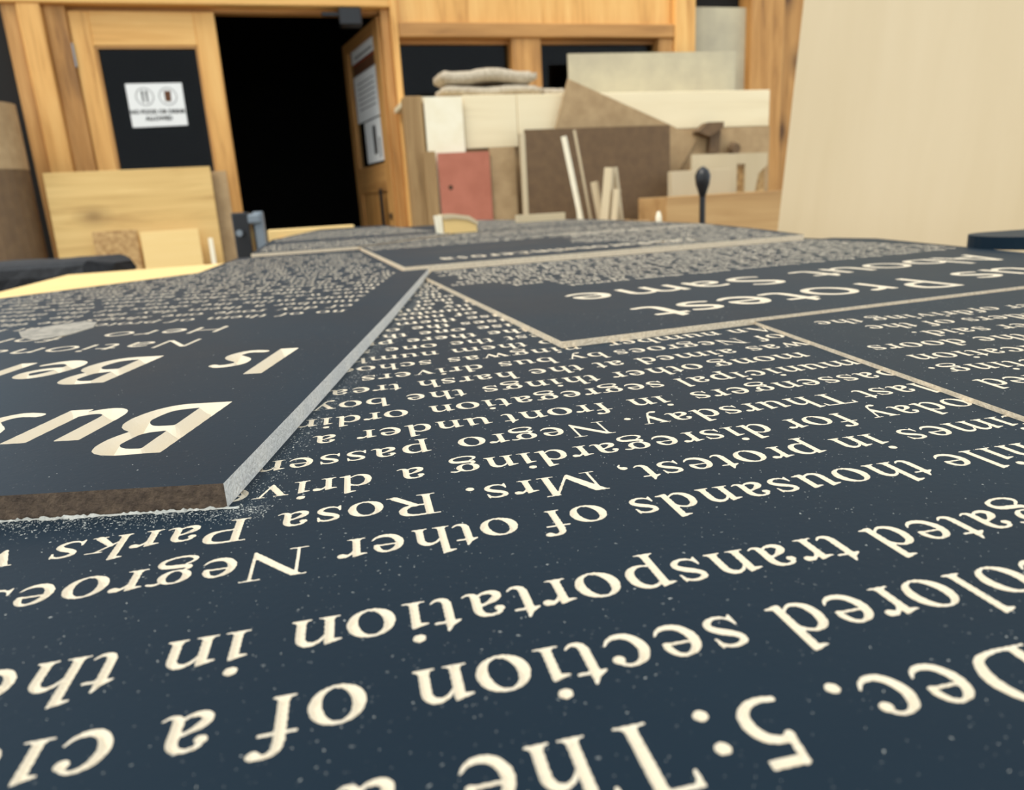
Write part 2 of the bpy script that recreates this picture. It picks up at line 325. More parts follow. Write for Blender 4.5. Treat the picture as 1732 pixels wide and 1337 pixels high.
def _march(f, xs, ys):
    # closed iso-0 loops of a sampled field
    seg = {}
    ny, nx = f.shape
    def pt(e):
        j, i, o = e
        a = f[j, i]
        if o == 0: b = f[j, i+1]; t = a/(a-b); return (xs[i]+t*(xs[i+1]-xs[i]), ys[j])
        b = f[j+1, i]; t = a/(a-b); return (xs[i], ys[j]+t*(ys[j+1]-ys[j]))
    ins = f < 0
    for j in range(ny-1):
        for i in range(nx-1):
            c = ins[j, i] | ins[j, i+1] << 1 | ins[j+1, i+1] << 2 | ins[j+1, i] << 3
            if c == 0 or c == 15: continue
            B, Rr, T, L = (j, i, 0), (j, i+1, 1), (j+1, i, 0), (j, i, 1)
            tab = {1:[(L,B)],2:[(B,Rr)],3:[(L,Rr)],4:[(Rr,T)],5:[(L,B),(Rr,T)],6:[(B,T)],7:[(L,T)],8:[(T,L)],9:[(T,B)],10:[(B,Rr),(T,L)],11:[(T,Rr)],12:[(Rr,L)],13:[(Rr,B)],14:[(B,L)]}[c]
            for a, b in tab: seg[a] = b
    loops = []
    while seg:
        s0, cur = next(iter(seg.items())); del seg[s0]; lp = [s0]
        while cur != s0 and cur in seg:
            lp.append(cur); cur = seg.pop(cur)
        loops.append(np.array([pt(e) for e in lp]))
    return loops
def _thin(lp, tol):
    n = len(lp)
    if n < 8: return lp
    k = int(np.argmax(((lp-lp[0])**2).sum(1))); keep = {0, k}
    def rec(a, b):
        if b-a < 2: return
        p, q = lp[a], lp[b % n]; d = q-p; L = math.hypot(*d)+1e-9
        m = lp[a+1:b]; dist = np.abs((m[:,0]-p[0])*d[1]-(m[:,1]-p[1])*d[0])/L
        i = int(dist.argmax())
        if dist[i] > tol: keep.add(a+1+i); rec(a, a+1+i); rec(a+1+i, b)
    rec(0, k); rec(k, n)
    return lp[sorted(keep)]
def _segdist(P, loops):
    d = np.full(len(P), 1e18)
    for lp in loops:
        A = lp; B = np.roll(lp, -1, 0)
        for a, b in zip(A, B):
            e = b-a; L = e@e+1e-12; t = np.clip((P-a)@e/L, 0, 1); q = P-a-t[:,None]*e; d = np.minimum(d, (q*q).sum(1))
    return np.sqrt(d)
# ---- glyph cache: contours and V-groove meshes
GL = {}
def glyph(font, ch, res, hs=1.0):
    """(advance, loops in em, interior points, groove mesh at 1 em = 1 m)"""
    key = (font, ch, res, hs)
    if key in GL: return GL[key]
    F = {'serif': SERIF, 'flare': FLARE, 'light': LIGHT}[font]
    w, pr = F[ch]
    h, tol, bold, sp = {'fine': (10, 1.4, 4, 20), 'mid': (15.6, 2.6, -1, 32), 'low': (36, 8, 5, 60)}[res]
    xs = np.arange(-150, w+220, h)+.37; ys = np.arange(-280, 780, h)+.41
    X, Y = np.meshgrid(xs, ys); f = _field(pr, X, Y)-bold
    if res != 'low':   # slightly chipped rims left by the cutter
        o = ord(ch)
        f = f + (4.0 if font == 'serif' else 1.2)*(np.sin(X*.091+o)*np.sin(Y*.083+2*o)+.8*np.sin(X*.21+3*o+Y*.05)*np.sin(Y*.19+o))
    loops = [_thin(l, tol) for l in _march(f, xs, ys)]
    loops = [l for l in loops if len(l) >= 3 and abs(np.sum(l[:,0]*np.roll(l[:,1], -1)-np.roll(l[:,0], -1)*l[:,1]))/2 > 500]
    gx = np.arange(-150, w+220, sp)+.2; gy = np.arange(-280, 780, sp)+.3
    PX, PY = np.meshgrid(gx, gy); PX[1::2] += sp/2
    P = np.stack([PX.ravel(), PY.ravel()], 1)
    fi = _field(pr, P[:,0], P[:,1])-bold
    P = P[fi < -.42*sp if res != 'low' else fi < -16]
    d = _segdist(P, loops) if len(P) else np.zeros(0)
    k = d > (.3*sp); P, d = P[k], d[k]
    sc = Vector((hs/1000, .001))
    vs, es, fs, z = [], [], [], []
    for l in loops:
        b = len(vs); vs += [Vector((p[0], p[1])) for p in l]; z += [0]*len(l); fs.append(list(range(b, b+len(l))))
    vs += [Vector((p[0], p[1])) for p in P]
    ov, of, st, vid = cut_plane(vs, fs, 0)
    depth = lambda q: -min(q*1.0, 60 if font == 'serif' else 75)
    co = []
    for i, v in enumerate(ov):
        ii = [a for a in vid[i] if a >= len(z)]
        zz = depth(d[ii[0]-len(z)]) if ii and not [a for a in vid[i] if a < len(z)] else 0
        co.append((v.x*hs/1000, v.y/1000, zz/1000))
    tri = [f_ for f_, o_ in zip(of, st) if o_[1]]
    me = bpy.data.meshes.new('carved_letter'); me.from_pydata(co, [], tri); me.validate(); me.update()
    me.materials.append(M['core'])
    GL[key] = (w*hs/1000, [np.stack([l[:,0]*hs, l[:,1]], 1)/1000 for l in loops], me, (co, tri))
    return GL[key]

def cut_plane(vs, rings, n_outer):
    """Constrained triangulation; every triangle gets (inside outline, inside letter) by crossing parity."""
    es = []; kind = []
    for k, r in enumerate(rings):
        for i in range(len(r)): es.append((r[i], r[(i+1) % len(r)])); kind.append(0 if k < n_outer else 1)
    R = delaunay_2d_cdt(vs, es, [], 0, 1e-7, True)
    ov, oe, of, vid, eid = R[0], R[1], R[2], R[3], R[4]
    con = {}
    for e, ids in zip(oe, eid):
        if ids:
            t = [0, 0]
            for i in ids: t[kind[i]] ^= 1
            con[(min(e), max(e))] = (t[0], t[1])
    adj = {}
    for ti, f in enumerate(of):
        for i in range(3):
            a, b = f[i], f[(i+1) % 3]; adj.setdefault((a, b) if a < b else (b, a), []).append(ti)
    st = [None]*len(of); q = []
    for k, t in adj.items():
        if len(t) == 1 and st[t[0]] is None:
            st[t[0]] = con.get(k, (0, 0)); q.append(t[0])
    # hull edges all seed consistently; flood the rest
    while q:
        t = q.pop(); f = of[t]; s0 = st[t]
        for i in range(3):
            a, b = f[i], f[(i+1) % 3]; k = (a, b) if a < b else (b, a)
            for u in adj[k]:
                if u != t and st[u] is None:
                    c = con.get(k)
                    st[u] = (s0[0]^c[0], s0[1]^c[1]) if c else s0; q.append(u)
    return ov, of, st, vid

class Page:
    """One carved sheet: outline in plan, carved letters cut into its top face."""
    def __init__(s, outline, z0, z1):
        s.o = [tuple(p) for p in outline]; s.z0, s.z1 = z0, z1; s.L = []
    def inside(s, p, m=.0):
        r = False; o = s.o; n = len(o); dm = 1e9
        for i in range(n):
            (ax, ay), (bx, by) = o[i], o[(i+1) % n]
            if (ay > p[1]) != (by > p[1]) and p[0] < (bx-ax)*(p[1]-ay)/(by-ay)+ax: r = not r
            ex, ey = bx-ax, by-ay; t = max(0, min(1, ((p[0]-ax)*ex+(p[1]-ay)*ey)/(ex*ex+ey*ey)))
            dm = min(dm, math.hypot(p[0]-ax-t*ex, p[1]-ay-t*ey))
        return r and dm > m
    def word(s, text, start, th, size, font='serif', res='mid', hs=1.0, track=.015, align='start', keep=None, space=.25):
        """start: baseline point of the first letter (or of the last one's end) ; reading direction points to -x"""
        adv = [(space if c == ' ' else glyph(font, c, res, hs)[0]+track)*size for c in text]
        u = -sum(adv) if align == 'end' else 0.0
        c_, s_ = math.cos(th), math.sin(th)
        for ch, a in zip(text, adv):
            if ch != ' ':
                x, y = start[0]-c_*u, start[1]-s_*u
                W = glyph(font, ch, res, hs)[0]*size
                cs = [(x-c_*q+s_*r, y-s_*q-c_*r) for q in (-.04*size, W+.05*size) for r in (-.25*size, .72*size)]
                if all(s.inside(c, .0008) for c in cs) and (keep is None or keep((x, y))):
                    s.L.append((font, ch, res, hs, x, y, th, size))
            u += a
        return (start[0]-c_*u, start[1]-s_*u)
    def build(s, root, part_mats, top='board', individual=300, edge_of=None):
        L = sorted(s.L, key=lambda l: math.hypot(l[4], l[5]))
        vs = [Vector(p) for p in s.o]; fs = [list(range(len(vs)))]
        for (font, ch, res, hs, x, y, th, size) in L:
            a = th+math.pi; c_, s_ = math.cos(a)*size, math.sin(a)*size
            for l in glyph(font, ch, res, hs)[1]:
                b = len(vs); vs += [Vector((x+c_*p[0]-s_*p[1], y+s_*p[0]+c_*p[1])) for p in l]; fs.append(list(range(b, b+len(l))))
        ov, of, st, _v = cut_plane(vs, fs, 1)
        tri = [list(f) for f, o in zip(of, st) if o[0] and not o[1]]
        co = [(v.x, v.y, s.z1) for v in ov]; n = len(s.o); b = len(co)
        co += [(x, y, s.z1) for x, y in s.o]+[(x, y, s.z0) for x, y in s.o]
        sides = [[b+i, b+n+i, b+n+(i+1) % n, b+(i+1) % n] for i in range(n)]
        area = sum(s.o[i][0]*s.o[(i+1) % n][1]-s.o[(i+1) % n][0]*s.o[i][1] for i in range(n))
        if area < 0: sides = [f[::-1] for f in sides]; bot = [b+n+i for i in range(n)]
        else: bot = [b+n+i for i in range(n)][::-1]
        me = bpy.data.meshes.new(top); me.from_pydata(co, [], tri+sides+[bot]); me.update()
        ob = link(top, me, part_mats, root)
        mi = [0]*len(tri)+[(edge_of[i] if edge_of else 1) for i in range(n)]+[1]
        me.polygons.foreach_set('material_index', mi)
        for (font, ch, res, hs, x, y, th, size) in L[:individual]:
            o = bpy.data.objects.new('carved_letter', glyph(font, ch, res, hs)[2]); COL.objects.link(o)
            o.location = (x, y, s.z1); o.rotation_euler = (0, 0, th+math.pi); o.scale = (size, size, size); o.parent = root
        rest = L[individual:]
        if rest:
            co, tr = [], []
            for (font, ch, res, hs, x, y, th, size) in rest:
                a = th+math.pi; c_, s_ = math.cos(a)*size, math.sin(a)*size; b = len(co)
                gc, gt = glyph(font, ch, res, hs)[3]
                co += [(x+c_*p[0]-s_*p[1], y+s_*p[0]+c_*p[1], s.z1+p[2]*size) for p in gc]; tr += [[b+i for i in t] for t in gt]
            m2 = bpy.data.meshes.new('carved_text'); m2.from_pydata(co, [], tr); m2.update()
            t = link('carved_text', m2, M['core'], root); t['kind'] = 'stuff'
        return ob
# ---------------------------------------------------------------- the setting: shop front behind the tables
WA = math.radians(15.5)        # the facade runs along local x after this turn
WD = 4.80                      # its front plane is local y = WD
def wbox(name, mat, s0, s1, y0, y1, z0, z1, parent=None, bev=.0):
    return MB().box(s0, s1, y0, y1, z0, z1, bev=bev).build(name, M[mat] if isinstance(mat, str) else mat, parent, (0, 0, 0), 0 if parent else WA)
def struct(o): o['kind'] = 'structure'; return o
def sroot(name): return struct(empty(name, (0, 0, 0), WA))

struct(MB().box(-14, 14, -14, 14, -.1, 0).build('floor', M['concrete']))
w = sroot('wall_back')
wbox('upper_panel', 'fir', -1.80, .70, WD, WD+.12, 2.17, 3.0, w)
wbox('plywood_panel', 'fir', .74, 2.59, WD, WD+.12, 1.952, 3.0, w)
wbox('wall_panel', 'fir_dark', .74, 2.60, WD, WD+.12, 0, 1.40, w)
wbox('wall_panel', 'fir_dark', 3.45, 5.5, WD, WD+.12, 0, 3.0, w)
wbox('wall_panel', 'dark_room', -1.80, -1.36, WD+.02, WD+.12, 0, 2.17, w)  # near-black colour stands in for a dark gap
wbox('upper_panel', 'fir', 2.594, 3.45, WD, WD+.12, 2.35, 3.0, w)
t1 = sroot('trim_1')           # casing left of the doors
wbox('casing_board', 'fir_dark', -1.35, -1.275, WD-.03, WD+.1, 0, 2.03, t1, .004)
wbox('casing_board', 'fir', -1.272, -1.16, WD-.05, WD+.1, 0, 2.03, t1, .006)
wbox('jamb_board', 'fir_dark', -1.157, -1.05, WD-.015, WD+.12, 0, 2.03, t1, .004)
t2 = sroot('trim_2')           # head over the doors
wbox('head_rail', 'fir_h', -1.36, .70, WD-.055, WD+.1, 2.03, 2.168, t2, .006)
wbox('door_stop', 'fir_dark_h', -1.05, .64, WD+.04, WD+.12, 2.012, 2.03, t2)
t3 = sroot('trim_3')           # post right of the doors
wbox('post_board', 'fir_dark', .645, .698, WD-.02, WD+.14, 0, 2.03, t3, .004)
wbox('post_board', 'fir', .70, .74, WD-.055, WD+.12, 0, 3.0, t3, .006)
t4 = sroot('trim_4')           # window surround
wbox('head_rail', 'fir_dark_h', .742, 2.594, WD-.05, WD+.10, 1.868, 1.952, t4, .006)
wbox('mullion', 'fir_dark', 1.456, 1.652, WD-.035, WD+.12, 1.40, 1.868, t4, .006)
wbox('stile', 'fir_dark', 2.486, 2.594, WD-.035, WD+.12, 1.40, 1.868, t4, .006)
wbox('sill', 'fir_dark_h', .742, 2.594, WD-.06, WD+.12, 1.36, 1.402, t4, .006)
t5 = sroot('trim_5')
wbox('post', 'fir', 2.596, 2.749, WD-.06, WD+.12, 0, 2.35, t5, .008)
t6 = sroot('trim_6')
wbox('post', 'fir_dark', 3.184, 3.45, WD-.05, WD+.12, 0, 2.35, t6, .008)
w2 = sroot('wall_right')
wbox('recessed_panel', 'grey_board', 2.75, 3.183, WD+.02, WD+.10, 0, 2.075, w2)
wbox('dark_recess', 'dark_room', 2.75, 3.183, WD+.12, WD+.16, 2.0, 2.35, w2)  # near-black board stands in for the dark gap above the panel
for i, (a, b) in enumerate(((.742, 1.456), (1.652, 2.486))):
    g = sroot('window_%d' % (i+1))
    wbox('pane', 'glass', a, b, WD+.06, WD+.066, 1.402, 1.868, g)
    wbox('glazing_bead', 'fir_dark_h', a, b, WD+.04, WD+.075, 1.845, 1.868, g)
    wbox('glazing_bead', 'fir_dark_h', a, b, WD+.04, WD+.075, 1.402, 1.42, g)
# room behind the doors, its shade painted in as a near-black colour
inn = sroot('wall_interior')
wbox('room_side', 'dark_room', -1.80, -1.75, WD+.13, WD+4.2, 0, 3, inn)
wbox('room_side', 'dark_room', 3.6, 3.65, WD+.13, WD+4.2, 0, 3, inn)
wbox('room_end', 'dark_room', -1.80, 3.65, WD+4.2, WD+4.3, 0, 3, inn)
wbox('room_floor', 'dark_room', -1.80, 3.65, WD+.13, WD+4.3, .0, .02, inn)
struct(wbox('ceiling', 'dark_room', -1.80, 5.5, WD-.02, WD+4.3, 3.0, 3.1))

# left door, shut
d1 = sroot('door_1')
def dleaf(root, s0, s1, y0, y1, win, wz0, m='fir'):
    a, b, zt = win
    wbox('stile', m, s0, a, y0, y1, .02, 2.005, root, .004)
    wbox('stile', m, b, s1, y0, y1, .02, 2.005, root, .004)
    wbox('top_rail', m+'_h' if m == 'fir' else 'fir_dark_h', a, b, y0+.001, y1-.001, zt, 2.005, root, .003)
    wbox('lock_rail', m+'_h' if m == 'fir' else 'fir_dark_h', a, b, y0+.001, y1-.001, wz0-.22, wz0, root, .003)
    wbox('lower_panel', m, a, b, y0+.012, y1-.012, .02, wz0-.22, root)
    wbox('pane', 'glass', a, b, y0+.02, y0+.026, wz0, zt, root)
    for q in ((a, a+.014, wz0, zt), (b-.014, b, wz0, zt)): wbox('glazing_bead', 'fir_dark', q[0], q[1], y0+.006, y0+.036, q[2], q[3], root)
    wbox('glazing_bead', 'fir_dark_h', a+.014, b-.014, y0+.006, y0+.036, zt-.014, zt, root)
    wbox('glazing_bead', 'fir_dark_h', a+.014, b-.014, y0+.006, y0+.036, wz0, wz0+.014, root)
dleaf(d1, -1.047, -.298, WD, WD+.045, (-.945, -.41, 1.83), 1.02)
wbox('hinge', 'steel', -1.062, -1.044, WD-.012, WD+.004, 1.72, 1.84, d1)

# right door, swung in
al = math.radians(80)
d2 = struct(empty('door_2', (0, 0, 0), WA))
hin = Matrix.Translation((.625, WD+.03, 0)) @ Matrix.Rotation(-al, 4, 'Z')     # local -x runs from hinge to free edge
def dpart(name, mat, x0, x1, y0, y1, z0, z1, bev=.0, parent=None):
    o = MB().box(x0, x1, y0, y1, z0, z1, bev=bev).build(name, M[mat], parent or d2); 
    if parent is None: o.matrix_local = hin
    return o
dpart('stile', 'fir_dark', -.88, -.76, 0, .045, .02, 2.0, .004)
dpart('stile', 'fir_dark', -.12, 0, 0, .045, .02, 2.0, .004)
dpart('top_rail', 'fir_dark_h', -.76, -.12, .001, .044, 1.93, 2.0, .003)
dpart('lock_rail', 'fir_dark_h', -.76, -.12, .001, .044, .98, 1.16, .003)
dpart('lower_panel', 'fir_dark', -.76, -.12, .012, .033, .02, .98)
dpart('pane', 'glass', -.76, -.12, .02, .026, 1.16, 1.93)
hd = dpart('pull_handle', 'black', -.20, -.16, -.035, -.02, .74, 1.0, .005)
dpart('lock', 'black', -.085, -.055, -.012, 0, .80, .84, .003)

# ---------------------------------------------------------------- work tables
def table(label, poly, zt, th, legs, mat):
    r = empty('work_table', (poly[0][0], poly[0][1], 0)); r.location = (0, 0, 0)
    tag(r, label, 'table', 'trestle tables under the carved sheets')
    MB().prism(poly, th, Matrix.Translation((0, 0, zt-th))).build('table_top', M[mat], r)
    for x, y in legs: MB().box(x-.03, x+.03, y-.03, y+.03, 0, zt-th, bev=.003).build('leg', M['fir_dark'], r)
    (xa, ya), (xb, yb) = legs[0], legs[1]
    for i in range(len(legs)):
        a, b = Vector((*legs[i], 0)), Vector((*legs[(i+1) % len(legs)], 0)); d = (b-a); L = d.length; ang = math.atan2(d.y, d.x)
        MB().box(.03, L-.03, -.012, .012, zt-th-.09, zt-th, rot=Matrix.Translation((a.x, a.y, 0)) @ Matrix.Rotation(ang, 4, 'Z')).build('apron', M['fir_dark'], r)
    return r
ZT = Z0-.012
table('near table with pale yellow plywood top under the carved sheets', [(-.772, 1.297), (-.36, -.30), (.42, -.30), (.42, 1.0), (.28, 1.59)], ZT, .02,
      [(-.28, -.2), (.35, -.2), (.25, 1.4), (-.62, 1.18)], 'top_ply')
table('far table holding up the back end of the carved sheets', [(-.33, 1.44), (.28, 1.61), (.02, 2.55), (-.52, 2.40)], ZT, .02,
      [(-.28, 1.52), (.18, 1.65), (-.02, 2.42), (-.42, 2.30)], 'top_ply')

# ---------------------------------------------------------------- carved sheets
PSI = 11.47*math.pi/180; EM = .929*LP; Y0 = 4.955*LP
_c, _s = math.cos(PSI), math.sin(PSI)
def mp(u, v):
    vv = v-2+(.5 if v > 3 else 0)
    return (LP*(-_c*u-_s*vv), Y0+LP*(-_s*u+_c*vv))

main = Page([(-.55, -.14), (.436, -.14), (.436, .86), (.37, 1.05), (.368, 1.36), (.242, 2.02), (-.11, 2.80), (-.43, 2.72), (-.655, 2.66), (-.56, 1.81), (-.41, 1.20), (-.376, .888), (-.491, .70), (-.55, .62)], Z0-.012, Z0)
ROWS = {
1: [('Dec.', -3.608), ('5:', -1.56), ('The', -.735), ('a', 1.06)],
2: [('colored', -4.9), ('section', -1.771), ('of', 1.227), ('a', 2.28), ('city', 2.922)],
3: [('segre', -7.78), ('gated', -5.747), ('transportation', -3.441), ('in', 2.17), ('the', 3.17)],
4: [('while', -7.949), ('thousands', -5.571), ('of', -1.49), ('other', -.466), ('Negroes', 1.779)],
5: [('times', -8.176), ('in', -5.816), ('protest,', -4.855), ('Mrs.', -1.749), ('Rosa', .318), ('Parks', 2.488), ('was', 4.9)],
6: [('today', -8.44), ('for', -6.061), ('disregarding', -4.729), ('a', .35), ('driver', 1.051)],
7: [('last', -8.27), ('Thursday.', -6.679), ('Negro', -2.563), ('passen', .19)],
8: [('passengers', -8.582), ('in', -4.015), ('front', -2.95), ('under', -.907), ('a', 1.55)],
9: [('municipal', -8.431), ('segregation', -4.383), ('ordinan', .354)],
10: [('mong', -8.0), ('other', -5.657), ('things', -3.43), ('the', -.8), ('boycott', .65)],
11: [('was', -8.68), ('aimed', -6.947), ('at', -4.36), ('the', -3.42), ('harsh', -2.001), ('treat', .35)],
12: [('of', -8.75), ('Negroes', -7.66), ('by', -4.3), ('bus', -3.12), ('drivers', -1.5)],
13: [('An', -9.0), ('number', -7.6), ('ning', -4.0), ('was', -2.28), ('school', -.5)],
}
FILL = 'there was a great number of buses on the streets of the city and no one rode them to the shops or the mills that day because of the protest'.split()
random.seed(3)
for ln in range(14, 34):
    u = -5.2; row = []
    while u < 2.6:
        wd = random.choice(FILL); row.append((wd, u)); u += sum(SERIF[c][0]/1000*.929+.014 for c in wd)+.28
    ROWS[ln] = row
# plan outlines of the sheets that lie on the lowest one
BUS = [(-.0713, .1645), (-.0733, .45), (-.0785, .752), (-.1045, .7445), (-.2405, 1.2205), (-.4034, 1.1730), (-.422, 1.168), (-.372, .888), (-.487, .7015), (-.548, .615), (-.548, .168)]
TH_P = math.atan2(.0877, .2811)
PRO = [(.025, .3355), (.434, .3355+.409*.31199), (.434, .85), (.405, .9), (.3663, .8895), (-.0760, .7585), (-.0750, .6935)]
RGT = [(.1275, .3668), (.433, .4618), (.433, -.12), (.1733, -.12), (.1445, .192)]
F1P = [(-.103, .7526), (.3663, .8912), (.3742, 1.0568), (.3719, 1.3611), (.2445, 2.0226), (-.105, 2.78), (-.108, 1.5124), (-.2385, 1.226)]
F2P = [(-.4034, 1.1760), (-.2405, 1.2225), (-.1115, 1.5120), (-.111, 1.60), (-.4339, 2.7156), (-.6513, 2.652), (-.5642, 1.8085)]
covers = [Page(p, 0, 1) for p in (BUS, PRO, RGT, F1P, F2P)]
def hidden(p, m=.006): return any(c.inside(p, m) for c in covers)
for ln, ws in ROWS.items():
    for wd, u in ws:
        main.word(wd, mp(u, ln), PSI, EM, 'serif', 'mid' if ln < 16 else 'low', keep=lambda p: not hidden((p[0]-.004, p[1]-.004), .005) and p[0] > -.33)
R0 = tag(empty('carved_sheet'), 'lowest dark blue carved sheet with large lines of serif text in front', 'carved panel', 'carved newspaper sheets')
main.build(R0, [M['panel'], M['tan_edge']])

bus = Page(BUS, Z0, Z0+.0064)
CB = .0525/.7
bus.word('Bus B', (-.0955, .2445), -.01, CB, 'flare', 'fine', .74, .02, space=.30)
bus.word('Is', (-.0985, .3420), -.01, CB, 'flare', 'fine', .74, .02)
bus.word('Ber', (-.1635, .3420), -.01, CB, 'flare', 'fine', .74, .02)
CN = .0205/.7
bus.word('Nationa', (-.1635, .3865), -.01, CN, 'light', 'mid', 1.05, .06)
bus.word('Hero', (-.1640, .4285), -.01, CN, 'light', 'mid', 1.05, .06); bus.word('for a', (-.2600, .4285), -.01, CN, 'light', 'mid', 1.05, .06)
random.seed(11)
y = .4715; k = 0
while y < 1.15:
    x = -.1045-.004*k/10
    while x > -.52:
        wd = random.choice(FILL)
        x = bus.word(wd, (x, y), -.01, .0195, 'serif', 'mid' if y < .60 else 'low')[0]-.007
    y += .0262; k += 1
R1 = tag(empty('carved_sheet'), 'thick raised sheet with large letters beginning Bus, at left', 'carved panel', 'carved newspaper sheets')
ne = len(BUS); eo = [2, 2, 3, 3, 3, 3, 3, 3, 3, 3, 1]
bus.build(R1, [M['panel'], M['brown_edge'], M['dust_edge'], M['tan_edge']], edge_of=eo)

pro = Page(PRO, Z0, Z0+.0032)
ce, se = math.cos(TH_P), math.sin(TH_P)
def pp(a, b): return (ce*a-se*b, se*a+ce*b)
CL = .0483/.7
pro.word('us ', pp(.500, .3855), TH_P, CL, 'light', 'fine', .92, .02); pro.word('Protest', pp(.4055, .3855), TH_P, CL, 'light', 'fine', .89, .02)
pro.word('About', pp(.5585, .4700), TH_P, CL, 'light', 'fine', .92, .02); pro.word('Same', pp(.346, .4700), TH_P, CL, 'light', 'fine', .92, .02)
random.seed(5)
b = .528; k = 0
while b < .745:
    a = .62; stop = .16+.03*(1 if k < 2 else 0)+ (.0 if k > 3 else .02)
    while a > stop:
        wd = random.choice(FILL); q = pp(a, b)
        e = pro.word(wd, q, TH_P, EM, 'serif', 'mid' if b < .62 else 'low'); a -= math.hypot(e[0]-q[0], e[1]-q[1])+.0055
    b += .0185; k += 1
R2 = tag(empty('carved_sheet'), 'raised sheet with thin letters reading us Protest, at right', 'carved panel', 'carved newspaper sheets')
pro.build(R2, [M['panel'], M['tan_edge']])

rgt = Page(RGT, Z0, Z0+.0016)
TH_R = math.radians(5.4)
for txt, x, y in (('walked', .1545, .2338), ('acting.', .1500, .2535), ('publication', .1538, .2742), ('of the doors', .1480, .2950), ('driver said.', .1795, .3180), ('leaders of the', .1685, .3385), ('driving the', .1520, .3570), ('number of', .236, .3685)):
    rgt.word(txt, (x, y), TH_R, EM, 'serif', 'mid', align='end')
R3 = tag(empty('carved_sheet'), 'thin sheet with ragged text ending doors, at right edge below the thin headline', 'carved panel', 'carved newspaper sheets')
rgt.build(R3, [M['panel'], M['tan_edge']])

TH_F = math.radians(16.45)
def page_far(poly, z1, th, start, rows, label, seed, head=None):
    P = Page(poly, Z0, Z0+z1); random.seed(seed); c_, s_ = math.cos(th), math.sin(th)
    a0 = max(c_*x+s_*y for x, y in poly); a1 = min(c_*x+s_*y for x, y in poly)
    if head:
        for (a, b, txt, size) in head: P.word(txt, (c_*a-s_*b, s_*a+c_*b), th, size, 'flare', 'mid', .5, .02)
    b = start
    for b0, b1, pitch, size, am, ax in rows:
        b = b0
        while b < b1:
            a = min(a0-.01, ax)
            while a > max(a1, am):
                wd = random.choice(FILL); q = (c_*a-s_*b, s_*a+c_*b)
                e = P.word(wd, q, th, size, 'serif', 'low'); a -= math.hypot(e[0]-q[0], e[1]-q[1])+.007
            b += pitch
    R = tag(empty('carved_sheet'), label, 'carved panel', 'carved newspaper sheets')
    P.build(R, [M['panel'], M['tan_edge']], individual=0 if not head else len(head)*9)
page_far(F1P, .0096, TH_F, .8, [(.775, 1.24, .026, .024, .44, 9), (1.13, 1.24, .026, .024, -9, 9), (1.29, 1.55, .026, .024, -9, 9), (1.62, 2.6, .030, .026, -9, 9)], 'sheet behind the thin headline, long pale front edge, running to the far end', 21,
         [(.50, .842, 'rines', .07), (.425, .842, 'tarone', .07), (.33, .842, 'nina', .07), (.27, .842, 'tero', .07), (.20, .842, 'sa', .07)])
page_far(F2P, .0112, math.radians(15.5), 1.2, [(1.30, 1.60, .03, .028, -9, 9), (1.75, 2.5, .034, .03, -9, 9)], 'far left sheet at the back, near the open doorway', 22)

# ---------------------------------------------------------------- sawdust on the sheets
def chips(name, n, fn, zfn, smin, smax, seed):
    random.seed(seed); co, tr = [], []
    for _ in range(n):
        x, y = fn(); z = zfn(x, y)
        if z is None: continue
        r = random.uniform(smin, smax)*random.choice((.6, .8, 1, 1.5)); an = random.uniform(0, 6.28); e = random.uniform(1, 3); h = r*random.uniform(.4, .8)
        b = len(co)
        for k in range(3):
            q = an+k*2.1; dx, dy = math.cos(q)*r*e, math.sin(q)*r
            co.append((x+dx*math.cos(an)-dy*math.sin(an), y+dx*math.sin(an)+dy*math.cos(an), z))
        co.append((x, y, z+h)); tr += [[b, b+1, b+3], [b+1, b+2, b+3], [b+2, b, b+3]]
    me = bpy.data.meshes.new(name); me.from_pydata(co, [], tr); me.update()
    return link(name, me, M['dust'])
def ztop(x, y):
    for c, z in zip(covers, (.0064, .0032, .0016, .0096, .0112)):
        if c.inside((x, y), 0): return Z0+z
    return Z0 if main.inside((x, y)) else None
tag(chips('sawdust', 7000, lambda: (random.uniform(-.16, .26), random.uniform(.07, .42)), lambda x, y: None if covers[0].inside((x, y)) and random.random() < .75 else ztop(x, y), .00004, .00013, 1), 'fine pale sawdust specks scattered over the blue text sheet', 'sawdust', kind='stuff')
def near_bus():
    if random.random() < .55:
        return (-.0705+abs(random.gauss(0, .006)), random.uniform(.16, .62))
    return (random.uniform(-.19, -.06), .1645-abs(random.gauss(0, .005)))
tag(chips('sawdust_drift', 6000, near_bus, lambda x, y: Z0 if not covers[0].inside((x, y), 0) and not covers[1].inside((x, y), 0) else None, .00005, .00016, 2), 'drift of sawdust flecks along the foot of the thick Bus sheet', 'sawdust', kind='stuff')
def ridge():
    # crumbly bead of dust packed against the front of the thick sheet
    random.seed(4); bm = bmesh.new()
    n = 150; prof = []
    for i in range(n+1):
        x = -.19+(.19-.068)*i/n; wv = .0005*(1+.8*random.random())+.0005*max(0, math.sin(i*.21)); hv = .0001+.0006*random.random()**2; wv *= .5+.8*random.random()
        prof.append([bm.verts.new((x, .1642, Z0+.0002)), bm.verts.new((x, .1640, Z0+hv*1.3)), bm.verts.new((x+random.uniform(-.0003, .0003), .1642-wv*.6, Z0+hv)), bm.verts.new((x, .1642-wv*1.3, Z0+.0001))])
    for a, b in zip(prof, prof[1:]):
        for k in range(3): bm.faces.new((a[k], b[k], b[k+1], a[k+1]))
    me = bpy.data.meshes.new('sawdust_bead'); bm.to_mesh(me); bm.free()
    return link('sawdust_bead', me, M['dust'])
tag(ridge(), 'crumbly bead of sawdust along the front of the Bus sheet', 'sawdust', kind='stuff')
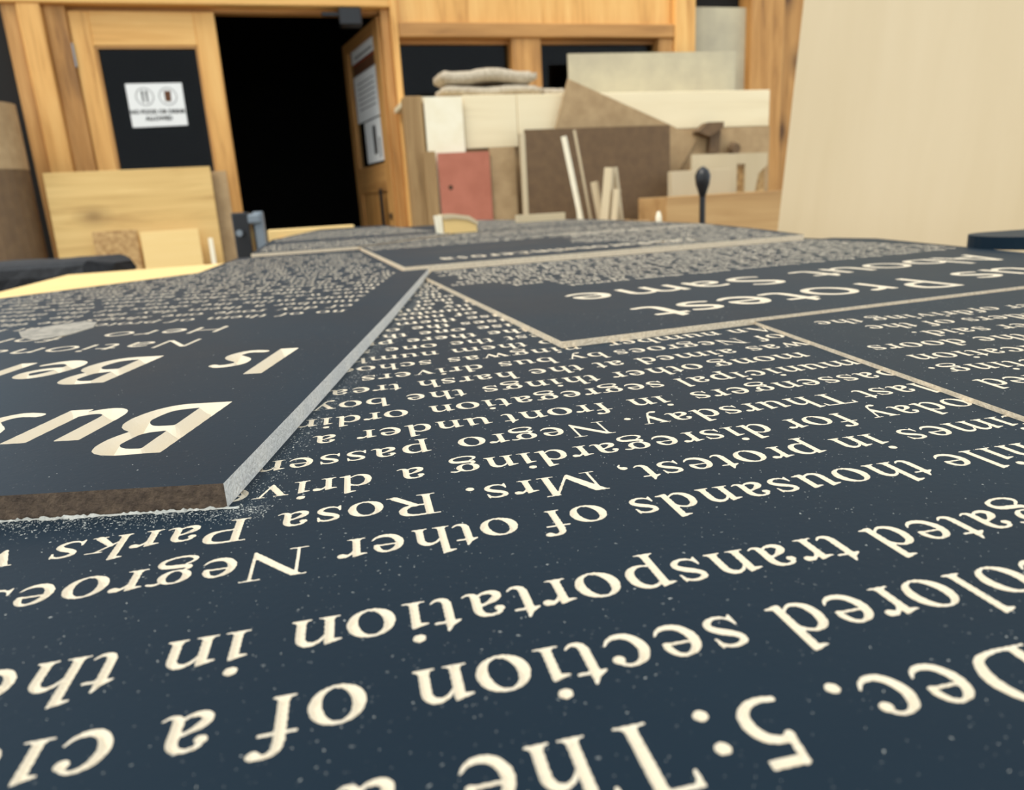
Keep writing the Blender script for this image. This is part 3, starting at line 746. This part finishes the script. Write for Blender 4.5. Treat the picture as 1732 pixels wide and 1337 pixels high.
def smear():
    random.seed(8); pts = [(-.3093, .455), (-.290, .428), (-.273, .414), (-.262, .43), (-.262, .455), (-.272, .478), (-.2866, .487), (-.300, .475)]
    return MB().prism(pts, .0004, Matrix.Translation((0, 0, Z0+.0064))).build('dust_patch', M['dust_film'])
tag(smear(), 'thin pale patch of packed dust on the thick Bus sheet', 'dust patch')
# ---------------------------------------------------------------- things along the shop front (local frame of the facade)
def wthing(name, label, cat, group=None):
    return tag(empty(name, (0, 0, 0), WA), label, cat, group)
def wpoly(pts, d, th):
    """outline (s, z) at distance d in front of the facade, th thick towards the wall"""
    return Matrix(((1, 0, 0, 0), (0, 0, 1, WD-d), (0, 1, 0, 0), (0, 0, 0, 1)))
def sheet(name, label, cat, pts, d, th, mat, parent=None, edge=None):
    o = MB().prism(pts, th, wpoly(pts, d, th)).build(name, M[mat], parent, rz=0 if parent else WA)
    if label: tag(o, label, cat)
    return o

# signs
def text_mesh(name, txt, size, parent, mat, place):
    cu = bpy.data.curves.new('t', 'FONT'); cu.body = txt; cu.size = size; cu.align_x = 'CENTER'; cu.extrude = .0002; cu.offset = .0012
    ob = bpy.data.objects.new('t', cu); COL.objects.link(ob); bpy.context.view_layer.update()
    me = bpy.data.meshes.new_from_object(ob.evaluated_get(bpy.context.evaluated_depsgraph_get())); me.name = name
    bpy.data.objects.remove(ob); me.materials.clear()
    o = link(name, me, M[mat], parent); o.matrix_local = place
    return o
sg = wthing('paper_sign', 'white notice with two round symbols taped inside the left door window', 'sign')
yd = WD+.018
pap = sheet('paper', None, None, [(-.826, 1.401), (-.530, 1.407), (-.528, 1.637), (-.826, 1.635)], WD-yd, .001, 'paper', sg)
up = Matrix(((1, 0, 0, 0), (0, 0, -1, 0), (0, 1, 0, 0), (0, 0, 0, 1)))
for cx, inner in ((-.735, 0), (-.612, 1)):
    m = MB(); n = 28
    for i in range(n):
        a, b = i*2*math.pi/n, (i+1)*2*math.pi/n
        m.prism([(cx+math.cos(a)*.048, 1.565+math.sin(a)*.048), (cx+math.cos(b)*.048, 1.565+math.sin(b)*.048), (cx+math.cos(b)*.044, 1.565+math.sin(b)*.044), (cx+math.cos(a)*.044, 1.565+math.sin(a)*.044)], .0006, wpoly(0, WD-yd+.0008, 0))
    m.build('printed_ring', M['ink_grey'], pap)
    if inner == 0:
        for dx in (-.014, .008): sheet('printed_cutlery', None, None, [(cx+dx, 1.535), (cx+dx+.007, 1.535), (cx+dx+.009, 1.597), (cx+dx-.002, 1.597)], WD-yd+.0008, .0006, 'ink', pap)
    else: sheet('printed_cup', None, None, [(cx-.016, 1.538), (cx+.014, 1.538), (cx+.018, 1.595), (cx-.018, 1.595)], WD-yd+.0008, .0006, 'ink_brown', pap)
text_mesh('lettering', 'NO FOOD OR DRINK', .030, pap, 'ink', Matrix.Translation((-.678, yd-.0008, 1.474)) @ up)
text_mesh('lettering', 'ALLOWED', .030, pap, 'ink', Matrix.Translation((-.678, yd-.0008, 1.438)) @ up)

# notices on the open door: local frame of that leaf
def notice(label, x0, x1, z0, z1, strips, name='paper_notice'):
    r = tag(empty(name), label, 'notice'); r.matrix_world = Matrix.Rotation(WA, 4, 'Z') @ hin
    pp_ = MB().box(x0, x1, .014, .0155, z0, z1).build('paper', M['paper'], r)
    for (a, b, c, d, m) in strips: MB().box(a, b, .0128, .0138, c, d).build('printed_strip', M[m], pp_)
notice('white notice strip topmost on the open door', -.70, -.14, 1.845, 1.925, [(-.62, -.2, 1.865, 1.88, 'ink_grey')])
notice('brown and orange strip notice on the open door', -.68, -.14, 1.765, 1.835, [(-.68, -.14, 1.765, 1.829, 'ink_brown'), (-.68, -.14, 1.829, 1.835, 'ink_red')])
notice('white typed page on the open door below the brown strip notice', -.70, -.13, 1.46, 1.76, [(-.62, -.22, 1.70-.033*i, 1.707-.033*i, 'ink_grey') for i in range(6)])
notice('narrow white poster with upright black lettering, lowest on the open door', -.55, -.13, 1.18, 1.45, [(-.36, -.29, 1.23, 1.41, 'ink'), (-.24, -.21, 1.20, 1.33, 'ink_grey')])

# door closer
dc = wthing('door_closer', 'black door closer box at the top corner of the open doorway', 'door closer')
MB().box(.40, .53, WD-.06, WD+.035, 1.93, 2.028, bev=.008).build('closer_body', M['black'], dc)
MB().box(.30, .42, WD-.03, WD-.005, 1.985, 2.005, bev=.003).build('closer_arm', M['black'], dc)

# leaning sheets, left
def lean(name, label, cat, s0, s1, z1, d, th, mat, tilt=4.0, sub=None, group=None):
    """upright sheet standing on the ground, leaning back by tilt degrees"""
    r = tag(empty(name, (0, 0, 0), WA), label, cat, group)
    Mt = Matrix.Translation((0, WD-d, 0)) @ Matrix.Rotation(math.radians(-tilt), 4, 'X')
    MB().box(s0, s1, -th/2, th/2, 0, z1, rot=Mt, bev=.0015).build('panel_face', M[mat], r)
    for (a, b, c, e, m, nm) in (sub or []): MB().box(a, b, -th/2-.003, -th/2, c, e, rot=Mt).build(nm, M[m], r)
    return r
lean('plywood_offcut', 'pine plywood sheet with knots leaning on the shut door', 'plywood', -1.225, -.412, 1.15, .44, .03, 'pine_ply', 4)
lean('plywood_offcut', 'greyed plywood sheet behind the knotty pine sheet', 'plywood', -1.19, -.335, 1.125, .375, .02, 'tan_board', 3)
lean('chipboard_offcut', 'small brown chipboard square in front of the knotty pine sheet', 'offcut', -1.03, -.815, .84, .52, .018, 'osb', 4)
lean('chipboard_offcut', 'pale plywood square in front of the knotty pine sheet', 'offcut', -.80, -.51, .825, .53, .018, 'top_ply', 4)
lean('paint_stick', 'narrow white stick propped at right of the knotty pine sheet', 'stick', -.468, -.445, .77, .50, .006, 'white_ply', 2)
cb = tag(empty('cardboard_tube', (0, 0, 0), WA), 'tall tan cardboard tube with darker lower half at the left edge', 'tube')
MB().tube([(-1.46, WD-.34, 1.17), (-1.46, WD-.34, 1.49)], .165, 28).build('upper_tube', M['tan_board'], cb, smooth=False)
MB().tube([(-1.47, WD-.34, 0), (-1.465, WD-.34, 1.17)], .168, 28).build('lower_wrap', M['brown_board'], cb)

# counter with pale fascia under the windows
ct = wthing('counter', 'long counter with pale plywood fascia under the shop windows', 'counter')
wbox('carcass', 'tan_board', .765, 3.0, WD-.52, WD-.06, 0, 1.43, ct)
wbox('fascia', 'birch_h', .99, 1.31, WD-.545, WD-.52, 1.175, 1.462, ct, .003)
wbox('fascia', 'birch_h', 1.313, 3.0, WD-.545, WD-.52, 1.245, 1.462, ct, .003)
wbox('counter_top', 'birch_h', .67, 3.0, WD-.52, WD-.06, 1.43, 1.462, ct, .003)
wbox('corner_post', 'old_wood', .655, .755, WD-.57, WD-.46, 0, 1.46, ct, .004)
sheet('pale_board', 'blank white board standing against the left end of the counter', 'board', [(.762, 0), (.985, 0), (.982, 1.452), (.766, 1.455)], .572, .012, 'white_ply')
lean('weathered_board', 'weathered brown board in front of the blank white board', 'board', .735, .80, 1.165, .60, .015, 'old_wood', 0)
# pads on the counter
def pad(label, s0, s1, y0, y1, z0, th, seed, bend):
    random.seed(seed); bm = bmesh.new(); n = 16; m_ = 8; top, bot = [], []
    for i in range(n+1):
        for j in range(m_+1):
            u, v = i/n, j/m_
            e = min(1, 12*min(u, 1-u, v, 1-v)+.45)
            zz = z0+bend*.5*(1+math.sin(u*9+seed))+random.uniform(-.002, .002)
            x = s0+(s1-s0)*u+random.uniform(-.006, .006); y = y0+(y1-y0)*v
            top.append(bm.verts.new((x, y, zz+th*(.5+.5*e)))); bot.append(bm.verts.new((x, y, zz+th*(.5-.5*e))))
    W = m_+1
    for i in range(n):
        for j in range(m_):
            q = (i*W+j, (i+1)*W+j, (i+1)*W+j+1, i*W+j+1)
            bm.faces.new([top[k] for k in q]); bm.faces.new([bot[k] for k in q[::-1]])
    rim = [i*W for i in range(n+1)]+[n*W+j for j in range(1, W)]+[i*W+m_ for i in range(n-1, -1, -1)]+[j for j in range(m_-1, 0, -1)]
    for a, b in zip(rim, rim[1:]+rim[:1]): bm.faces.new((top[a], bot[a], bot[b], top[b]))
    bmesh.ops.recalc_face_normals(bm, faces=bm.faces)
    me = bpy.data.meshes.new('folded_blanket'); bm.to_mesh(me); bm.free(); me.shade_smooth()
    return tag(link('folded_blanket', me, M['felt'], None, rz=WA), label, 'blanket', 'folded blankets on the counter')
pad('grey felt blanket lying flat on the counter, lower of two', .90, 1.50, WD-.46, WD-.20, 1.466, .055, 1, .012)
pad('grey felt blanket folded on top of the other on the counter', .895, 1.47, WD-.45, WD-.22, 1.537, .07, 3, .02)
pad('small grey felt pad beside the folded blankets', 1.52, 1.66, WD-.42, WD-.25, 1.466, .045, 5, .004)
# boards by the counter
sheet('grey_board', 'pale grey green board standing on the counter before the window', 'board', [(1.795, 1.462), (3.01, 1.462), (3.014, 1.768), (1.795, 1.756)], .13, .012, 'grey_board')
sheet('tan_board', 'tan board turned on its corner behind the dark brown board', 'board', [(1.52, 1.262), (1.30, .70), (1.85, .30), (2.45, 1.18), (2.26, 1.268), (1.611, 1.534)], .60, .012, 'tan_board')
bb = wthing('hardboard_sheet', 'dark brown hardboard sheet with pale left edge before the counter', 'board')
wbox('panel_face', 'brown_board', 1.30, 2.209, WD-.70, WD-.688, 0, 1.255, bb)
wbox('edge_strip', 'birch', 1.272, 1.30, WD-.705, WD-.685, 0, 1.235, bb)
rb = wthing('red_board', 'salmon red board with a small hole, leaning on the counter', 'board')
rbf = wbox('panel_face', 'red_board', .81, 1.108, WD-.62, WD-.605, 0, 1.153, rb)
MB().tube([(.87, WD-.6215, .965), (.87, WD-.6195, .965)], .013, 12).build('knot_hole', M['hole_brown'], rbf)  # dark brown disc laid on the face as the hole
sheet('tan_board', 'narrow tan board between the red board and the dark brown sheet', 'board', [(1.118, 0), (1.268, 0), (1.268, 1.175), (1.115, 1.174)], .60, .015, 'tan_board')
tb = wthing('tan_board', 'plain tan board with small round knob on the counter front, right of the brown sheet', 'board')
tbf = sheet('panel_face', None, None, [(2.23, 0), (2.98, 0), (2.98, 1.24), (2.23, 1.24)], .585, .012, 'tan_board', tb)
MB().tube([(2.697, WD-.586, 1.11), (2.697, WD-.61, 1.11), (2.697, WD-.62, 1.11), (2.697, WD-.65, 1.11)], [.02, .022, .042, .03], 14).build('knob', M['brown_board'], tbf)
br = wthing('shelf_bracket', 'dark brown triangular bracket fixed to the board right of the brown sheet', 'bracket')
sheet('bracket_arm', None, None, [(2.42, 1.215), (2.49, 1.268), (2.60, 1.268), (2.597, 1.235), (2.50, 1.185)], .66, .07, 'brown_board', br)
sheet('bracket_leg', None, None, [(2.52, 1.09), (2.588, 1.09), (2.60, 1.268), (2.53, 1.268)], .63, .04, 'brown_board', br)
# jig with holes, on blocks
jg = wthing('plywood_jig', 'pale plywood jig with a slot and an arched cut-out, behind the low block', 'jig')
def frame_plate(root):
    o = [(2.337, .84), (2.337, 1.08), (2.86, 1.072), (2.86, 1.0), (2.80, .95), (2.775, .84), (2.706, .84), (2.704, 1.012), (2.645, 1.014), (2.645, .84)]
    sheet('jig_plate', None, None, o, .74, .02, 'birch', root)
frame_plate(jg)
sheet('jig_back', None, None, [(2.34, 0), (2.86, 0), (2.86, 1.0), (2.34, 1.0)], .715, .02, 'osb', jg)
lean('wood_block', 'plain plywood block right of the dark brown sheet, below the jig', 'offcut', 2.132, 2.52, .985, .84, .05, 'birch', 0)
def crate(label, s0, s1, y0, y1, h, mat):
    r = wthing('wooden_crate', label, 'crate', 'open crates of offcuts')
    t = .018
    wbox('front_board', mat, s0, s1, y0, y0+t, 0, h, r, .002); wbox('back_board', mat, s0, s1, y1-t, y1, 0, h, r, .002)
    wbox('end_board', mat, s0, s0+t, y0+t, y1-t, 0, h-.004, r); wbox('end_board', mat, s1-t, s1, y0+t, y1-t, 0, h-.004, r)
    wbox('bottom_board', mat, s0+t, s1-t, y0+t, y1-t, .0, t, r)
    return r
crate('wide wooden crate below the plywood jig', 1.90, 2.72, WD-1.24, WD-.90, .845, 'crate_wood')
crate('small wooden crate holding thin pale sticks', 1.44, 1.80, WD-1.24, WD-.98, .735, 'crate_wood')
def stick(label, a, b, r, mat='birch'):
    a, b = Vector(a), Vector(b)
    o = MB().tube([a, b], [r, r*.95], 4).build('wood_stick', M[mat], None, rz=WA)
    return tag(o, label, 'stick', 'sticks in the small crate')
cy = WD-1.11
stick('tallest pale stick leaning left out of the small crate', (1.60, cy, .05), (1.392, cy+.03, 1.180), .016, 'white_ply')
stick('thin tan stick leaning left behind the pale one in the crate', (1.665, cy+.06, .05), (1.475, cy+.09, 1.215), .008)
stick('stout short stick, left of the pair crossing in the crate', (1.50, cy-.05, .05), (1.612, cy-.05, 1.010), .032)
stick('stout short stick leaning right, beside its twin in the crate', (1.755, cy-.01, .05), (1.648, cy-.01, 1.012), .028)
stick('short stick low in the crate, pointing left', (1.72, cy+.04, .05), (1.560, cy+.04, .945), .024)
stick('short stick low in the crate, pointing right', (1.53, cy-.09, .05), (1.635, cy-.09, .90), .022)
stick('small grey stick end in the crate', (1.472, cy+.075, .05), (1.478, cy+.075, .875), .010, 'grey_board')

# ---------------------------------------------------------------- big sheet at the right and things on or beside the tables
def plywood_right():
    a = Vector((.609, 1.75, 0)); dr = Vector((.42, -.90, 0)).normalized(); nrm = Vector((-dr.y, dr.x, 0))
    if nrm.x > 0: nrm = -nrm
    back = -nrm; t = math.radians(6.0)
    upv = (Vector((0, 0, 1))*math.cos(t)+back*math.sin(t))
    base = a-upv*(a.z/upv.z)
    # the measured far edge passes a at table height
    base = a-upv*(.80/upv.z)
    Mx = Matrix(((dr.x, upv.x, 0, base.x), (dr.y, upv.y, 0, base.y), (dr.z, upv.z, 0, base.z), (0, 0, 0, 1)))
    n3 = dr.cross(upv)
    for i in range(3): Mx[i][2] = n3[i]
    r = tag(empty('plywood_sheet'), 'tall pale birch plywood sheet standing at the right of the tables', 'plywood')
    o = MB().prism([(0, 0), (1.22, 0), (1.22, 2.44), (0, 2.44)], .018, Mx).build('sheet_face', M['birch'], r)
    return r
plywood_right()

def wedge():
    r = tag(empty('curved_offcut', (-.098, 1.62, Z0+.0), .28), 'curved pine offcut, left end whitened as if sunlit, on the far sheets', 'offcut')
    pts = [(-.034, 0), (-.036, .047), (-.012, .046), (.020, .040), (.038, .028), (.038, 0)]
    MB().prism(pts, .05, Matrix(((1, 0, 0, 0), (0, 0, 1, -.025), (0, 1, 0, .0), (0, 0, 0, 1)))).build('offcut_body', M['top_ply'], r)
    MB().prism([(-.042, 0), (-.036, 0), (-.038, .048), (-.046, .048)], .052, Matrix(((1, 0, 0, 0), (0, 0, 1, -.026), (0, 1, 0, .0), (0, 0, 0, 1)))).build('sunlit_end', M['white_ply'], r)  # end cap coloured white to stand for sun on the left face
    MB().prism([(-.036, .040), (-.036, .050), (-.012, .050), (.022, .044), (.042, .030), (.038, .025), (.018, .036), (-.012, .041)], .056, Matrix(((1, 0, 0, 0), (0, 0, 1, -.028), (0, 1, 0, .0), (0, 0, 0, 1)))).build('rounded_rim', M['birch'], r)
    return r
wg = wedge(); wg.location.z = Z0
def rect(name, label, cat, cx, cy_, L, W_, z0, z1, ang, mat, tap=1.0):
    c_ = math.cos(ang); s_ = math.sin(ang)
    pts = [(-L/2, -W_/2), (L/2, -W_/2*tap), (L/2, W_/2*tap), (-L/2, W_/2)]
    o = MB().prism(pts, z1-z0).build(name, M[mat], None, (cx, cy_, z0), ang)
    return tag(o, label, cat)
def sawhorse():
    r = tag(empty('sawhorse', (-.735, 2.86, 0), math.radians(15)), 'sawhorse with pale pine beam behind the far left sheet', 'sawhorse')
    MB().box(-.16, .16, -.045, .045, Z0-.07, Z0+.016, bev=.003).build('beam', M['top_ply'], r)
    for x in (-.11, .11):
        for y in (-1, 1): MB().tube([(x, y*.04, Z0-.02), (x*1.2, y*.22, 0)], .022, 4).build('leg', M['fir'], r)
sawhorse()
rect('lumber_offcut', 'tapered pale offcut at the far end behind the sheets', 'offcut', .112, 2.12, .14, .04, Z0+.0096, Z0+.030, math.radians(12), 'birch', .5)

def clamp():
    r = tag(empty('bench_clamp', (-.87, 2.58, 0), .1), 'dark clamp with grey bar standing behind the far left sheet', 'clamp')
    MB().box(-.055, .0, -.03, .03, 0, .885, bev=.004).build('clamp_body', M['black'], r)
    MB().box(.012, .045, -.015, .015, 0, .885, bev=.004).build('clamp_bar', M['grey_plastic'], r)
    MB().box(-.05, .04, -.028, .028, .845, .878, bev=.006).build('clamp_jaw', M['grey_plastic'], r)
    MB().tube([(-.03, -.03, .817), (-.03, -.055, .817)], .011, 14).build('clamp_knob', M['steel'], r)
clamp()
def post():
    r = tag(empty('paddle_post', (.597, 2.2, 0)), 'slim black post with rounded paddle head before the crates', 'post')
    MB().tube([(0, 0, .02), (0, 0, .86)], .009, 12).build('rod', M['black'], r)
    MB().tube([(0, 0, .850), (0, 0, .865), (0, 0, .885), (0, 0, .91), (0, 0, .926), (0, 0, .936)], [.009, .013, .020, .023, .017, .004], 16).build('paddle_head', M['black'], r, smooth=True)
    MB().tube([(0, 0, 0), (0, 0, .012), (0, 0, .02)], [.055, .055, .02], 24).build('base_disc', M['black'], r)
    return r
post()
def marker():
    r = tag(empty('white_post', (.467, 2.2, 0)), 'tiny white upright peg left of the black post', 'peg')
    MB().tube([(0, 0, .012), (0, 0, .80), (0, 0, .816)], [.009, .009, .004], 10).build('peg', M['white_ply'], r)
    MB().tube([(0, 0, 0), (0, 0, .012)], .06, 16).build('base_disc', M['white_ply'], r)
marker()
def mat_cart():
    r = tag(empty('padded_trestle', (0, 0, 0)), 'trestle with thick black rubber top at the far left of the table', 'trestle')
    a = Vector((-.83, 1.56, 0))
    random.seed(2); bm = bmesh.new(); rings = []
    n = 22
    for i in range(n+1):
        x = -.832-i*.03; k = 1 if i else .55
        hw, hh, zc = .10*k, .030*k+.014*(i/n)*k, .775-.0006*i
        rings.append([bm.verts.new((x+random.uniform(-.004, .004), 1.60+hw*math.copysign(abs(math.cos(q))**.6, math.cos(q))+random.uniform(-.003, .003), zc+hh*math.copysign(abs(math.sin(q))**.6, math.sin(q))+random.uniform(-.0015, .0015))) for q in [j*2*math.pi/16 for j in range(16)]])
    for p, q in zip(rings, rings[1:]):
        for j in range(16): bm.faces.new((p[j], p[(j+1) % 16], q[(j+1) % 16], q[j]))
    bm.faces.new(rings[0]); bm.faces.new(rings[-1][::-1]); bmesh.ops.recalc_face_normals(bm, faces=bm.faces)
    me = bpy.data.meshes.new('rubber_top'); bm.to_mesh(me); bm.free(); link('rubber_top', me, M['rubber'], r)
    for x in (-.95, -1.38):
        for y in (1.55, 1.65): MB().box(x-.02, x+.02, y-.02, y+.02, 0, .76).build('leg', M['black'], r)
mat_cart()
def oval():
    r = tag(empty('carved_offcut', (.530, .668, Z0+.0032), .12), 'round-ended dark blue panel offcut at the right edge of the sheets', 'offcut')
    pts = [(.10, -.045), (.10, .045)]+[(-.06+.040*math.cos(t), .045*math.sin(t)) for t in [math.radians(90+180*k/14) for k in range(15)]]
    MB().prism(pts, .011).build('offcut_face', M['panel'], r)
    MB().box(.03, .07, -.02, .02, -Z0-.0032, 0, bev=.002).build('support_leg', M['fir_dark'], r)
    return r
oval()
